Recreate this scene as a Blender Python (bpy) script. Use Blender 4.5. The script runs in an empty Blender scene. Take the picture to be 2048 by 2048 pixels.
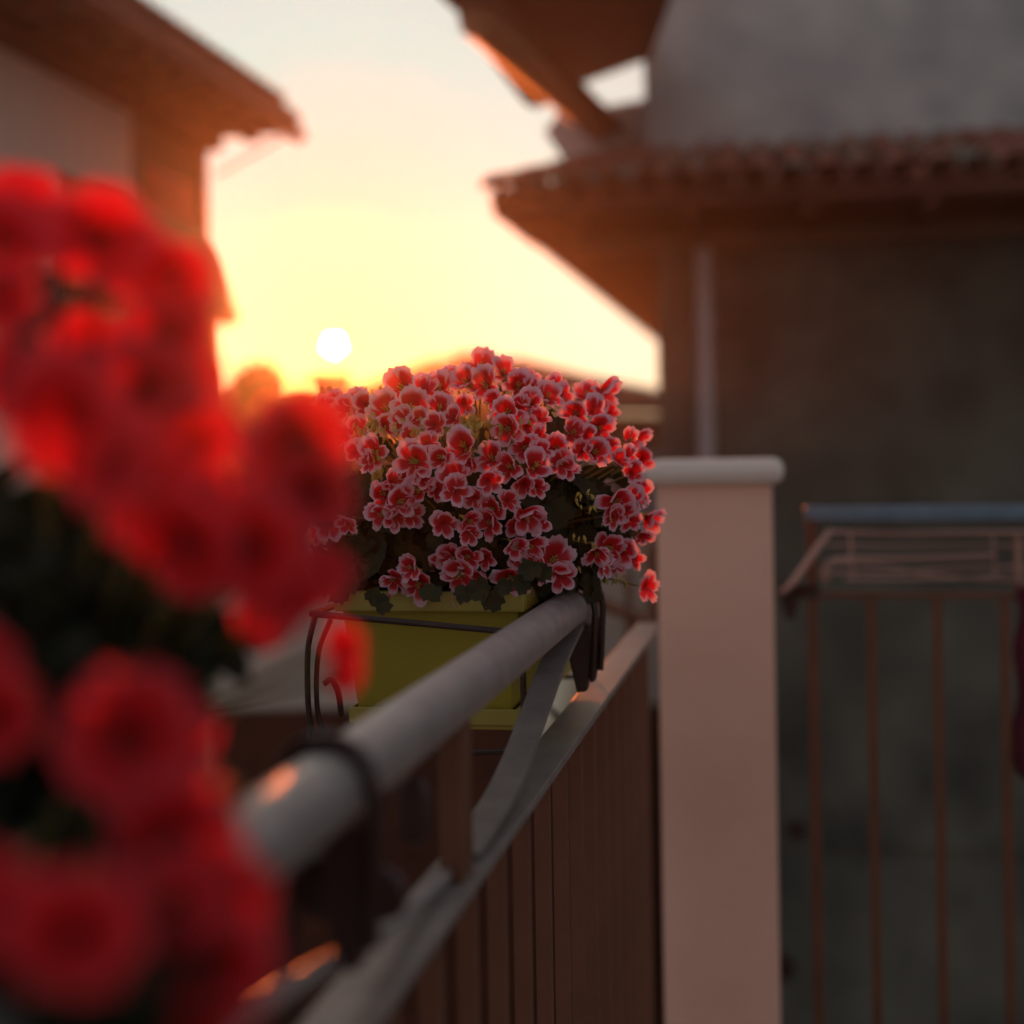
import bpy, bmesh, math, random
from mathutils import Vector, Matrix, noise
R = math.radians
sc = bpy.context.scene
col = sc.collection
random.seed(7)

# ------------------------------------------------------------------ camera
EYE = Vector((0, 0, 1.25))
YAW = R(10.66); FPX = 2926.0; CX, CY = 1024.0, 900.0; ROLL = R(0.9)
F = Vector((-math.sin(YAW), math.cos(YAW), 0)); RT = Vector((math.cos(YAW), math.sin(YAW), 0)); UP = Vector((0, 0, 1))
XI = RT * math.cos(ROLL) - UP * math.sin(ROLL)
YI = RT * math.sin(ROLL) + UP * math.cos(ROLL)
camd = bpy.data.cameras.new('camera'); cam = bpy.data.objects.new('camera', camd); col.objects.link(cam)
cam.matrix_world = Matrix(((XI.x, YI.x, -F.x, EYE.x), (XI.y, YI.y, -F.y, EYE.y), (XI.z, YI.z, -F.z, EYE.z), (0, 0, 0, 1)))
camd.sensor_fit = 'HORIZONTAL'; camd.sensor_width = 56; camd.lens = 80
camd.shift_y = (CY - 1024) / 2048
camd.clip_start = 0.05; camd.clip_end = 3000
camd.dof.use_dof = True; camd.dof.focus_distance = 1.47
camd.dof.aperture_fstop = 3.1; camd.dof.aperture_blades = 5; camd.dof.aperture_rotation = R(20)
sc.camera = cam

def ray(px, py):
    return (XI * ((px - CX) / FPX) + YI * ((CY - py) / FPX) + F)
def at(px, py, d):            # the place seen at a point of the photograph, d metres in front of the camera
    return EYE + ray(px, py) * d
def on_x(px, py, x):
    r = ray(px, py); return EYE + r * ((x - EYE.x) / r.x)
def on_y(px, py, y):
    r = ray(px, py); return EYE + r * ((y - EYE.y) / r.y)

# ------------------------------------------------------------------ sky, sun, exposure
sd = ray(668, 690).normalized()
ELEV = math.asin(sd.z); AZ = math.atan2(sd.x, sd.y)
w = bpy.data.worlds.new('World'); sc.world = w; w.use_nodes = True
nt = w.node_tree; nt.nodes.clear()
def N(t, **k):
    n = nt.nodes.new(t)
    for a, b in k.items(): setattr(n, a, b)
    return n
out = N('ShaderNodeOutputWorld'); bg = N('ShaderNodeBackground')
sky = N('ShaderNodeTexSky', sky_type='NISHITA'); sky.sun_disc = False
sky.sun_elevation = ELEV; sky.sun_rotation = AZ
sky.altitude = 200; sky.air_density = 1.0; sky.dust_density = 0.6; sky.ozone_density = 1.5
geo = N('ShaderNodeTexCoord')
dot = N('ShaderNodeVectorMath', operation='DOT_PRODUCT'); dot.inputs[1].default_value = sd
nrm = N('ShaderNodeVectorMath', operation='NORMALIZE')
nt.links.new(geo.outputs['Generated'], nrm.inputs[0]); nt.links.new(nrm.outputs[0], dot.inputs[0])
ac = N('ShaderNodeMath', operation='ARCCOSINE'); nt.links.new(dot.outputs['Value'], ac.inputs[0])
# added sky tint: blue near sun balances orange haze, far half brightened as fill
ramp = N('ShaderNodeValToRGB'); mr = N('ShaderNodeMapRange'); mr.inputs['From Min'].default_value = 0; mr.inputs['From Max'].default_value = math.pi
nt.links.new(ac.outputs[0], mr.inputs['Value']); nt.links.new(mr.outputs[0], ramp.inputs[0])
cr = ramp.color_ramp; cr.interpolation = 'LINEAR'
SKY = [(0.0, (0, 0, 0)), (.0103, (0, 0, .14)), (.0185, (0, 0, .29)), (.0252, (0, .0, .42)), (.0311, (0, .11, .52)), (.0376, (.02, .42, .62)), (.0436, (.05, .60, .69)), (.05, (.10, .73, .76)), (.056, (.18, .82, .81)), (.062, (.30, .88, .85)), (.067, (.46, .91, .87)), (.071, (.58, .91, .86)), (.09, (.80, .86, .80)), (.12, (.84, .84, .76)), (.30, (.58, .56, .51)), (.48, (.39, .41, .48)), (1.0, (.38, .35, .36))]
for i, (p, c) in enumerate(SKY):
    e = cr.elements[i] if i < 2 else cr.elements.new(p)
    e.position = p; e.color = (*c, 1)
disc = N('ShaderNodeMath', operation='LESS_THAN'); disc.inputs[1].default_value = R(0.30)
nt.links.new(ac.outputs[0], disc.inputs[0])
dm = N('ShaderNodeMath', operation='MULTIPLY'); dm.inputs[1].default_value = 30.0; nt.links.new(disc.outputs[0], dm.inputs[0])
bgs = N('ShaderNodeBackground'); bgs.inputs[0].default_value = (1, .93, .7, 1); nt.links.new(dm.outputs[0], bgs.inputs[1])
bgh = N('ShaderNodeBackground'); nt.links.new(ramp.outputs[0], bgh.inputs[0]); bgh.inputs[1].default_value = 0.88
nt.links.new(sky.outputs[0], bg.inputs[0]); bg.inputs[1].default_value = 0.05
a1 = N('ShaderNodeAddShader'); a2 = N('ShaderNodeAddShader')
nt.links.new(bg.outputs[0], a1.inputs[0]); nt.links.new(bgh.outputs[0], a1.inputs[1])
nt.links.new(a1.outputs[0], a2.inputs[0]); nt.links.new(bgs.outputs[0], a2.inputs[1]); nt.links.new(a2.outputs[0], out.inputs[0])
sunl = bpy.data.lights.new('sun_lamp', 'SUN'); sunl.energy = 5.0; sunl.angle = R(0.53); sunl.color = (1, .185, .030)
sun = bpy.data.objects.new('sun_lamp', sunl); col.objects.link(sun)
sun.rotation_mode = 'QUATERNION'; sun.rotation_quaternion = sd.to_track_quat('Z', 'Y')
sc.view_settings.view_transform = 'Standard'; sc.view_settings.look = 'None'
sc.view_settings.exposure = -0.4; sc.view_settings.gamma = 1; sc.view_settings.use_curve_mapping = False
sc.render.engine = 'CYCLES'
cy = sc.cycles; cy.use_denoising = True; cy.max_bounces = 6; cy.diffuse_bounces = 3; cy.glossy_bounces = 3
cy.transmission_bounces = 4; cy.volume_bounces = 0; cy.transparent_max_bounces = 8; cy.sample_clamp_indirect = 3.0
HAZE = 0.0032; HAZE_G = 0.905

# ------------------------------------------------------------------ helpers
def mat(name, base, rough=.8, metal=0., scale=8., amt=.25, bump=.0, bscale=40., col2=None, detail=6, transl=0.):
    m = bpy.data.materials.new(name); m.use_nodes = True; t = m.node_tree; b = t.nodes['Principled BSDF']
    tc = t.nodes.new('ShaderNodeTexCoord'); nz = t.nodes.new('ShaderNodeTexNoise'); nz.inputs['Scale'].default_value = scale; nz.inputs['Detail'].default_value = detail
    t.links.new(tc.outputs['Object'], nz.inputs['Vector'])
    cr = t.nodes.new('ShaderNodeValToRGB'); cr.color_ramp.elements[0].position = .3; cr.color_ramp.elements[1].position = .7
    c2 = col2 or tuple(x * (1 - amt) for x in base)
    cr.color_ramp.elements[0].color = (*c2, 1); cr.color_ramp.elements[1].color = (*base, 1)
    t.links.new(nz.outputs['Fac'], cr.inputs[0]); t.links.new(cr.outputs[0], b.inputs['Base Color'])
    b.inputs['Roughness'].default_value = rough; b.inputs['Metallic'].default_value = metal
    if bump:
        n2 = t.nodes.new('ShaderNodeTexNoise'); n2.inputs['Scale'].default_value = bscale; n2.inputs['Detail'].default_value = 8
        t.links.new(tc.outputs['Object'], n2.inputs['Vector'])
        bp = t.nodes.new('ShaderNodeBump'); bp.inputs['Strength'].default_value = bump; bp.inputs['Distance'].default_value = .01
        t.links.new(n2.outputs['Fac'], bp.inputs['Height']); t.links.new(bp.outputs[0], b.inputs['Normal'])
    if transl:
        tr = t.nodes.new('ShaderNodeBsdfTranslucent'); t.links.new(cr.outputs[0], tr.inputs[0])
        mx = t.nodes.new('ShaderNodeMixShader'); mx.inputs[0].default_value = transl
        t.links.new(b.outputs[0], mx.inputs[1]); t.links.new(tr.outputs[0], mx.inputs[2])
        t.links.new(mx.outputs[0], t.nodes['Material Output'].inputs[0])
    return m

def petal_mat(name, stops, transl=.45, nscale=90., namt=.12, hue=0.):
    # colour runs from the petal's throat to its margin along the 'edge' attribute, veined by a little noise
    m = bpy.data.materials.new(name); m.use_nodes = True; t = m.node_tree; b = t.nodes['Principled BSDF']
    at_ = t.nodes.new('ShaderNodeAttribute'); at_.attribute_name = 'edge'
    tc = t.nodes.new('ShaderNodeTexCoord'); nz = t.nodes.new('ShaderNodeTexNoise'); nz.inputs['Scale'].default_value = nscale; nz.inputs['Detail'].default_value = 3
    t.links.new(tc.outputs['Object'], nz.inputs['Vector'])
    ma = t.nodes.new('ShaderNodeMath'); ma.operation = 'MULTIPLY_ADD'; ma.inputs[1].default_value = namt; ma.inputs[2].default_value = -namt / 2
    t.links.new(nz.outputs['Fac'], ma.inputs[0])
    ad = t.nodes.new('ShaderNodeMath'); ad.operation = 'ADD'; t.links.new(at_.outputs['Fac'], ad.inputs[0]); t.links.new(ma.outputs[0], ad.inputs[1])
    cr = t.nodes.new('ShaderNodeValToRGB')
    for i, (p, c) in enumerate(stops):
        e = cr.color_ramp.elements[i] if i < 2 else cr.color_ramp.elements.new(p)
        e.position = p; e.color = (*c, 1)
    t.links.new(ad.outputs[0], cr.inputs[0]); t.links.new(cr.outputs[0], b.inputs['Base Color'])
    b.inputs['Roughness'].default_value = .55
    tr = t.nodes.new('ShaderNodeBsdfTranslucent'); t.links.new(cr.outputs[0], tr.inputs[0])
    mx = t.nodes.new('ShaderNodeMixShader'); mx.inputs[0].default_value = transl
    t.links.new(b.outputs[0], mx.inputs[1]); t.links.new(tr.outputs[0], mx.inputs[2]); t.links.new(mx.outputs[0], t.nodes['Material Output'].inputs[0])
    return m

def tag(o, label=None, cat=None, group=None, kind=None):
    if label: o['label'] = label
    if cat: o['category'] = cat
    if group: o['group'] = group
    if kind: o['kind'] = kind
    return o
def link(name, me, m=None, parent=None, smooth=False):
    if m and not me.materials: me.materials.append(m)
    if smooth: me.polygons.foreach_set('use_smooth', [True] * len(me.polygons))
    o = bpy.data.objects.new(name, me); col.objects.link(o)
    if parent: o.parent = parent
    return o
def empty(name, loc=(0, 0, 0)):
    o = bpy.data.objects.new(name, None); o.empty_display_size = .05; col.objects.link(o); o.location = loc; return o

class MB:
    def __init__(s): s.v = []; s.f = []
    def add(s, vs, fs):
        n = len(s.v); s.v += [tuple(v) for v in vs]; s.f += [tuple(i + n for i in f) for f in fs]; return s
    def box(s, a, b):
        x0, y0, z0 = a; x1, y1, z1 = b
        return s.add([(x0, y0, z0), (x1, y0, z0), (x1, y1, z0), (x0, y1, z0), (x0, y0, z1), (x1, y0, z1), (x1, y1, z1), (x0, y1, z1)],
                     [(0, 3, 2, 1), (4, 5, 6, 7), (0, 1, 5, 4), (1, 2, 6, 5), (2, 3, 7, 6), (3, 0, 4, 7)])
    def prism(s, pts, off):      # a closed outline given depth
        n = len(pts); off = Vector(off); a = [Vector(p) for p in pts]
        return s.add(a + [p + off for p in a], [tuple(range(n))[::-1], tuple(range(n, 2 * n))] + [(i, (i + 1) % n, n + (i + 1) % n, n + i) for i in range(n)])
    def tube(s, pts, r, n=10, cap=True):
        pts = [Vector(p) for p in pts]; rr = r if isinstance(r, (list, tuple)) else [r] * len(pts)
        base = len(s.v); u = None
        for i, p in enumerate(pts):
            d = (pts[min(i + 1, len(pts) - 1)] - pts[max(i - 1, 0)]).normalized()
            if u is None: u = d.orthogonal().normalized()
            u = (u - d * u.dot(d)).normalized(); v_ = d.cross(u)
            for k in range(n):
                a = 2 * math.pi * k / n; s.v.append(tuple(p + (u * math.cos(a) + v_ * math.sin(a)) * rr[i]))
        for i in range(len(pts) - 1):
            for k in range(n):
                a = base + i * n + k; b = base + i * n + (k + 1) % n
                s.f.append((a, b, b + n, a + n))
        if cap:
            s.f.append(tuple(base + k for k in range(n))[::-1]); s.f.append(tuple(base + (len(pts) - 1) * n + k for k in range(n)))
        return s
    def strap(s, pts, wx, th):    # flat bar: width along x, thickness across the path (path in the y-z plane)
        pts = [Vector(p) for p in pts]; base = len(s.v)
        for i, p in enumerate(pts):
            d = (pts[min(i + 1, len(pts) - 1)] - pts[max(i - 1, 0)]).normalized(); nn = Vector((1, 0, 0)).cross(d).normalized()
            for sx, sn in ((-1, -1), (1, -1), (1, 1), (-1, 1)):
                s.v.append(tuple(p + Vector((sx * wx / 2, 0, 0)) + nn * sn * th / 2))
        for i in range(len(pts) - 1):
            for k in range(4):
                a = base + i * 4 + k; b = base + i * 4 + (k + 1) % 4; s.f.append((a, b, b + 4, a + 4))
        s.f.append((base + 3, base + 2, base + 1, base)); e = base + (len(pts) - 1) * 4; s.f.append((e, e + 1, e + 2, e + 3)); return s
    def mesh(s, name):
        me = bpy.data.meshes.new(name); me.from_pydata(s.v, [], s.f); me.update()
        bm = bmesh.new(); bm.from_mesh(me); bmesh.ops.recalc_face_normals(bm, faces=bm.faces); bm.to_mesh(me); bm.free(); return me
    def build(s, name, m=None, parent=None, smooth=False, bevel=0.):
        o = link(name, s.mesh(name), m, parent, smooth)
        if bevel:
            md = o.modifiers.new('bevel', 'BEVEL'); md.width = bevel; md.segments = 2; md.limit_method = 'ANGLE'
        if smooth:
            try: o.data.set_sharp_from_angle(angle=R(40))
            except Exception: pass
        return o
def arc(pts, n=12):               # smooth path through control points (Catmull-Rom)
    p = [Vector(q) for q in pts]; p = [p[0] * 2 - p[1]] + p + [p[-1] * 2 - p[-2]]; o = []
    for i in range(1, len(p) - 2):
        for k in range(n):
            t = k / n; a, b, c, d = p[i - 1], p[i], p[i + 1], p[i + 2]
            o.append(.5 * ((2 * b) + (c - a) * t + (2 * a - 5 * b + 4 * c - d) * t * t + (3 * b - a - 3 * c + d) * t ** 3))
    o.append(p[-2]); return o
ZE = EYE.z

M = {}
M['steel'] = mat('galvanised_steel', (.58, .52, .49), .38, .7, 40, .26, .14, 110)
M['flat'] = mat('galvanised_flat_bar', (.34, .29, .26), .42, .5, 30, .25, .12, 200)
M['bar'] = mat('weathered_bar', (.21, .080, .042), .5, .3, 12, .30, .08, 120)
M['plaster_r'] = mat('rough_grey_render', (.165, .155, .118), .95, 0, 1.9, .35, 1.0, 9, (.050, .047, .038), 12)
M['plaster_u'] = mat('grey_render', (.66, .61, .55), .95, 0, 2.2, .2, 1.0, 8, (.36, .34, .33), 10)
M['plaster_l'] = mat('cream_render', (.80, .67, .56), .9, 0, 1.2, .12, .3, 20)
M['pillar'] = mat('painted_pillar', (.95, .55, .41), .85, 0, 2.2, .14, .22, 45, (.78, .43, .31), 9)
M['stone'] = mat('pale_coping', (.86, .72, .62), .6, 0, 6, .15, .3, 60)
M['tile'] = mat('terracotta_tile', (.42, .15, .085), .85, 0, 9, .4, .5, 60, (.20, .075, .05))
M['tile_mossy'] = mat('lichen_tile', (.30, .24, .17), .9, 0, 12, .4, .5, 60, (.14, .10, .07))
M['wood'] = mat('dark_boarding', (.16, .045, .02), .8, 0, 6, .4, .3, 40)
M['wood_l'] = mat('brown_boarding', (.22, .13, .08), .8, 0, 4, .3, .3, 30)
M['shutter'] = mat('red_brown_shutter', (.80, .05, .008), .6, 0, 8, .25)
M['copper'] = mat('copper_gutter', (.40, .20, .10), .6, .4, 14, .25)
M['lead'] = mat('lead_flashing', (.45, .45, .49), .5, .2, 8, .2)
M['pipe'] = mat('grey_downpipe', (.45, .43, .44), .6, .1, 6, .12)
M['cream_pipe'] = mat('cream_drainpipe', (.80, .72, .52), .45, 0, 6, .08)
M['brick'] = mat('brown_brickwork', (.30, .14, .08), .9, 0, 5, .3, .4, 30)
M['pot'] = mat('planter_plastic', (.52, .40, .035), .45, 0, 12, .10, transl=.35)
M['pot_l'] = mat('saucer_plastic', (.36, .27, .04), .4, 0, 12, .08)
M['wire'] = mat('brown_coated_wire', (.045, .016, .010), .3, .1, 30, .3)
M['pad'] = mat('brown_plastic_pad', (.055, .018, .012), .45, 0, 30, .25)
M['stem_bay'] = mat('brown_bay_boards', (.13, .09, .055), .8, 0, 4, .3)
M['sky_tint_rail'] = mat('sky_tinted_steel', (.16, .24, .31), .4, .3, 20, .3, .2, 90)  # blue sky reflection put into the rail's base colour
M['soil'] = mat('soil', (.03, .018, .01), 1, 0, 60, .5, 1, 90)
M['paving'] = mat('street_paving', (.32, .24, .20), .9, 0, 2, .25, .4, 25)
M['floor'] = mat('balcony_tile', (.25, .17, .13), .6, 0, 4, .2)
M['leaf'] = mat('pelargonium_leaf', (.050, .042, .008), .75, 0, 30, .45, .2, 80, transl=.35)  # reddened: the lens glare's red is put into the leaf colour
M['leaf_p'] = mat('petunia_leaf', (.022, .030, .008), .7, 0, 30, .35, transl=.3)
M['stem'] = mat('green_stem', (.32, .26, .06), .5, 0, 40, .3, transl=.4)
M['bud'] = mat('flower_bud', (.70, .55, .14), .5, 0, 60, .2, transl=.5)
M['hill'] = mat('wooded_hill', (.05, .06, .02), 1, 0, .5, .4)
M['tree'] = mat('tree_leaves', (.07, .075, .02), .8, 0, 3, .5, transl=.3)
M['bark'] = mat('bark', (.08, .05, .03), .9, 0, 20, .4)
M['rack'] = mat('painted_rack', (.48, .27, .21), .35, .5, 20, .15)
M['towel'] = mat('crimson_towel', (.14, .012, .03), .95, 0, 40, .3, .6, 200)
M['pelarg'] = petal_mat('pelargonium_petal', [(.0, (.30, .004, .006)), (.25, (.66, .012, .012)), (.58, (.78, .018, .032)), (.68, (.84, .16, .20)), (.78, (.90, .47, .54)), (1.0, (.93, .64, .72))], .50, 120, .20)
M['petunia'] = petal_mat('petunia_petal', [(.0, (.02, .001, .002)), (.13, (.10, .002, .004)), (.28, (.55, .008, .012)), (.70, (.84, .018, .024)), (1.0, (.90, .09, .12))], .68, 60, .06)

# ------------------------------------------------------------------ the setting
g = MB(); GZ = -3.0
nx, ny = 60, 70
for j in range(ny + 1):
    for i in range(nx + 1):
        x = -70 + 140 * i / nx; y = -40 + 90 * j / ny; hgt = 0
        g.v.append((x, y, GZ))
for j in range(ny):
    for i in range(nx):
        a = j * (nx + 1) + i; g.f.append((a, a + 1, a + nx + 2, a + nx + 1))
tag(g.build('ground', M['paving']), kind='structure')
tag(MB().box((-.30, -2.5, -.18), (3.2, 3.02, 0)).build('balcony_floor', M['floor'], bevel=.01), kind='structure')

# ------------------------------------------------------------------ right house: rendered walls, two eaves, pan tiles
rh = empty('stucco_house', (1.5, 8, GZ))
tag(rh, 'grey rendered house with terracotta eave, gap of sky under its upper roof, at right', 'house')
rh_inv = Matrix.Translation(-Vector(rh.location))
def W(mb, name, m, parent=rh, **k):   # build in world coordinates, parented to a thing at a location
    o = mb.build(name, m, parent, **k); p = parent; off = Vector((0, 0, 0))
    while p: off += Vector(p.location); p = p.parent
    o.data.transform(Matrix.Translation(-off)); return o
WY = 7.75                                   # front wall plane
xl = on_y(1314, 620, WY).x
EYF = at(985, 420, 7.0).y; EXL = at(985, 420, 7.0).x; SZ = at(985, 428, 7.0).z
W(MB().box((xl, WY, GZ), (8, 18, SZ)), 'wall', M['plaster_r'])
# band and low recesses in the wall
W(MB().box((xl + .9, WY - .03, on_y(1800, 1690, WY).z - .02), (8, WY + .01, on_y(1800, 1690, WY).z + .03)), 'ledge', M['plaster_r'], bevel=.01)
for (px, py, rr) in ((1592, 1660, .055), (1562, 1935, .075)):
    c = on_y(px, py, WY)
    W(MB().tube([(c.x, WY - .006, c.z), (c.x, WY + .05, c.z)], rr, 16), 'drain_hole', M['wire'])
# soffit slab, fascia beam
W(MB().box((EXL, EYF, SZ), (8, WY + .3, SZ + .03)), 'soffit', M['wood'])
W(MB().box((EXL + .02, WY - .002, SZ - .0), (xl + 1, 18, SZ + .028)), 'side_soffit', M['wood'])
W(MB().box((EXL + .25, WY - .16, SZ - .10), (8, WY - .04, SZ - .002)), 'wall_beam', M['wood_l'], bevel=.01)
W(MB().box((EXL + .05, EYF + .03, SZ + .03), (8, EYF + .07, SZ + .09)), 'fascia', M['wood'])
for k in range(14):
    x0 = EXL + .35 + k * .55
    W(MB().box((x0, EYF + .04, SZ - .055), (x0 + .07, WY - .17, SZ - .002)), 'rafter', M['wood'])
UWY = 8.75; UXL = on_y(1287, 100, UWY).x
RZ0 = SZ + .12; RZ1 = on_y(1500, 292, UWY).z
roofp = W(MB().add([(EXL, EYF, RZ0 - .07), (8, EYF, RZ0 - .07), (8, UWY + .1, RZ1), (UXL - .02, UWY + .1, RZ1), (EXL, 18, RZ0 - .07), (UXL - .02, 18, RZ1),
                    (EXL, EYF, SZ + .03), (8, EYF, SZ + .03), (EXL, 18, SZ + .03)],
                   [(0, 1, 2, 3), (0, 3, 5, 4), (6, 7, 1, 0), (6, 0, 4, 8)]), 'roof', M['wood'])
pitch = math.atan2(RZ1 - RZ0, UWY - EYF)
def half_tile(r0, r1, L, up=True, n=6, th=.012):
    mb = MB(); s_ = 1 if up else -1
    vs = []
    for (y, r) in ((0, r0), (L, r1)):
        for rr in (r, r - th):
            for k in range(n + 1):
                a = math.pi * k / n; vs.append((math.cos(a) * rr, y, s_ * math.sin(a) * rr * .8))
    m_ = n + 1; fs = []
    for k in range(n):
        fs += [(k, k + 1, 2 * m_ + k + 1, 2 * m_ + k), (m_ + k, 3 * m_ + k, 3 * m_ + k + 1, m_ + k + 1), (k, m_ + k, m_ + k + 1, k + 1), (2 * m_ + k, 2 * m_ + k + 1, 3 * m_ + k + 1, 3 * m_ + k)]
    return mb.add(vs, fs).mesh('tile')
tcov = half_tile(.078, .062, .42); tcov2 = tcov.copy(); tpan = half_tile(.072, .060, .42, False)
tcov.materials.append(M['tile']); tcov2.materials.append(M['tile_mossy']); tpan.materials.append(M['tile'])
rot = Matrix.Rotation(pitch, 4, 'X')
for row in range(5):
    for k in range(28):
        x = EXL + .09 + k * .165 + random.uniform(-.008, .008)
        s = row * .36 + random.uniform(-.015, .015) - .03
        y = EYF + s * math.cos(pitch); z = RZ0 - .02 + s * math.sin(pitch) + .012 + row * .002
        if x < EXL + (y - EYF) * .42 or x > 4.2: continue
        o = bpy.data.objects.new('tile', (tcov2 if random.random() < .3 else tcov)); col.objects.link(o); o.parent = roofp
        o.matrix_local = Matrix.Translation(Vector((x, y, z)) - Vector(rh.location)) @ rot @ Matrix.Rotation(random.uniform(-.04, .04), 4, 'Z')
        if row < 3:
            o = bpy.data.objects.new('pan_tile', tpan); col.objects.link(o); o.parent = roofp
            o.matrix_local = Matrix.Translation(Vector((x + .082, y - .01, z + .012)) - Vector(rh.location)) @ rot
# hip ridge tiles from the corner up and the roll along the side eave
hipm = half_tile(.085, .070, .40); hipm.materials.append(M['tile'])
hipd = Vector((UXL - EXL, UWY - EYF, RZ1 - RZ0)).normalized()
q = hipd.to_track_quat('Y', 'Z').to_matrix().to_4x4()
for k in range(5):
    o = bpy.data.objects.new('ridge_tile', hipm); col.objects.link(o); o.parent = roofp
    o.matrix_local = Matrix.Translation(Vector((EXL, EYF, RZ0)) + hipd * (k * .36 + .03) - Vector(rh.location)) @ q
side = half_tile(.075, .062, .40)
side.materials.append(M['tile'])
for k in range(28):
    o = bpy.data.objects.new('ridge_tile', side); col.objects.link(o); o.parent = roofp
    o.matrix_local = Matrix.Translation(Vector((EXL + .04, EYF + .1 + k * .36, RZ0 - .04)) - Vector(rh.location))
# upper wall, flashing, small stack beside it
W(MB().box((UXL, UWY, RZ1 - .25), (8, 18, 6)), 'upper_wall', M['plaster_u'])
fl0 = on_y(1225, 318, UWY - .04); fl1 = on_y(1350, 312, UWY - .04)
W(MB().box((fl0.x, UWY - .07, fl0.z - .035), (fl1.x, UWY - .004, fl0.z + .03)), 'flashing', M['lead'], bevel=.01)
st = on_y(1115, 330, 9.0); st1 = on_y(1288, 208, 9.0)
W(MB().prism([on_y(1160, 372, 9.0), on_y(1088, 262, 9.0), on_y(1108, 240, 9.0), on_y(1122, 205, 9.0), on_y(1165, 196, 9.0), on_y(1200, 214, 9.0), on_y(1300, 196, 9.0), on_y(1300, 372, 9.0)], (0, .5, 0)), 'side_parapet', M['plaster_u'])
# upper roof: sloping soffit with heavy verge board and copper gutter
a0, a1_, b1, b0 = at(880, -30, 5.6), at(1178, 200, 9.0), at(1300, 118, 8.7), at(1420, -220, 5.6)
W(MB().prism([a0, at(1163, 168, 9.0), b1, b0], (.02, 0, .10)), 'upper_soffit', M['wood'])
W(MB().prism([at(880, -42, 5.6), at(925, -42, 5.6), at(1262, 286, 9.4), at(1214, 286, 9.4)], (.06, .08, .02)), 'verge_board', M['wood_l'])
g0, g1 = at(952, 40, 6.0), at(1212, 272, 9.3)
W(MB().tube([g0, g0.lerp(g1, .5), g1], .075, 12), 'gutter', M['copper'], smooth=True)
W(MB().prism([at(845, -40, 6.2), at(975, -40, 6.2), at(1100, 185, 8.0), at(1052, 210, 7.8), at(1002, 146, 7.4), at(918, 30, 6.6)], (.05, .1, 0)), 'gutter_board', M['wood'])
# downpipe
dp = on_y(1408, 600, WY - .09)
W(MB().tube([(dp.x, WY - .09, SZ - .1), (dp.x, WY - .09, GZ)], .045, 14), 'downpipe', M['pipe'], smooth=True)
for z in (SZ - .5, .2, -1.2):
    W(MB().tube([(dp.x, WY - .09, z), (dp.x, WY - .09, z + .05)], .053, 14), 'pipe_bracket', M['pipe'])

# ------------------------------------------------------------------ left house
LWX = on_y(417, 400, 10.2).x; LY1 = 10.2
lh = empty('rendered_house', (LWX - 3, 7, GZ))
tag(lh, 'cream rendered house with deep boarded eave and red shutter, upper left', 'house')
tip = at(590, 262, 10.9); EX = tip.x; EZ = tip.z; WZ = on_x(415, 305, LWX).z
c1 = on_x(262, 300, LWX).y
W(MB().box((LWX - 8, 2.6, GZ), (LWX, c1, EZ + .0)), 'wall', M['plaster_l'], lh)
W(MB().box((LWX - 8, c1, GZ), (LWX - .06, LY1, EZ)), 'timber_bay', M['stem_bay'], lh)
W(MB().box((LWX - .06, c1, GZ), (LWX + .0, c1 + .22, WZ + .05)), 'corner_post', M['wood_l'], lh)
W(MB().box((LWX - .06, LY1 - .14, GZ), (LWX + .0, LY1, WZ + .05)), 'corner_post', M['wood_l'], lh)
zs0 = on_x(330, 560, LWX).z; zs1 = on_x(330, 345, LWX).z
sh = W(MB().box((LWX - .055, c1 + .26, zs0 - .3), (LWX - .01, LY1 - .2, zs1)), 'shutter', M['shutter'], lh)
ns = 16
for k in range(ns):
    z = zs0 - .28 + (zs1 - zs0 + .24) * k / ns
    W(MB().box((LWX - .012, c1 + .30, z), (LWX + .012, LY1 - .24, z + .045)), 'slat', M['shutter'], sh)
W(MB().box((LWX - 8, 2.4, EZ - .02), (EX, tip.y, EZ + .06)), 'soffit', M['wood_l'], lh)
W(MB().box((EX - .04, 2.4, EZ + .0), (EX + .03, tip.y + .02, EZ + .13)), 'fascia', M['wood'], lh)
W(MB().box((EX - .34, 2.4, EZ - .09), (EX - .24, tip.y - .1, EZ - .018)), 'eave_beam', M['wood'], lh)
W(MB().box((LWX - .0, 2.6, EZ - .17), (LWX + .12, LY1 + .0, EZ - .018)), 'wall_plate', M['wood'], lh)
for k in range(15):
    y = 2.7 + k * .52
    W(MB().box((LWX + .02, y, EZ - .10), (EX - .05, y + .08, EZ - .021)), 'rafter', M['wood'], lh)
lroof = W(MB().add([(EX, 2.4, EZ + .13), (EX, tip.y, EZ + .13), (LWX - 5, tip.y, EZ + 2.0), (LWX - 5, 2.4, EZ + 2.0), (EX, 2.4, EZ + .06), (EX, tip.y, EZ + .06), (LWX - 5, tip.y, EZ + .06), (LWX - 5, 2.4, EZ + .06)],
              [(0, 1, 2, 3), (1, 5, 6, 2), (0, 3, 7, 4), (0, 4, 5, 1)]), 'roof', M['tile'], lh)
et = half_tile(.085, .07, .4); et.materials.append(M['tile'])
lp = math.atan2(1.87, 5 + (EX - LWX))
for k in range(44):
    y = 2.5 + k * .175
    if y > tip.y: break
    o = bpy.data.objects.new('tile', et); col.objects.link(o); o.parent = lroof
    o.matrix_local = Matrix.Translation(Vector((EX + .03, y, EZ + .125)) - Vector(lh.location)) @ Matrix.Rotation(lp, 4, 'Y') @ Matrix.Rotation(R(90), 4, 'Z')
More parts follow.
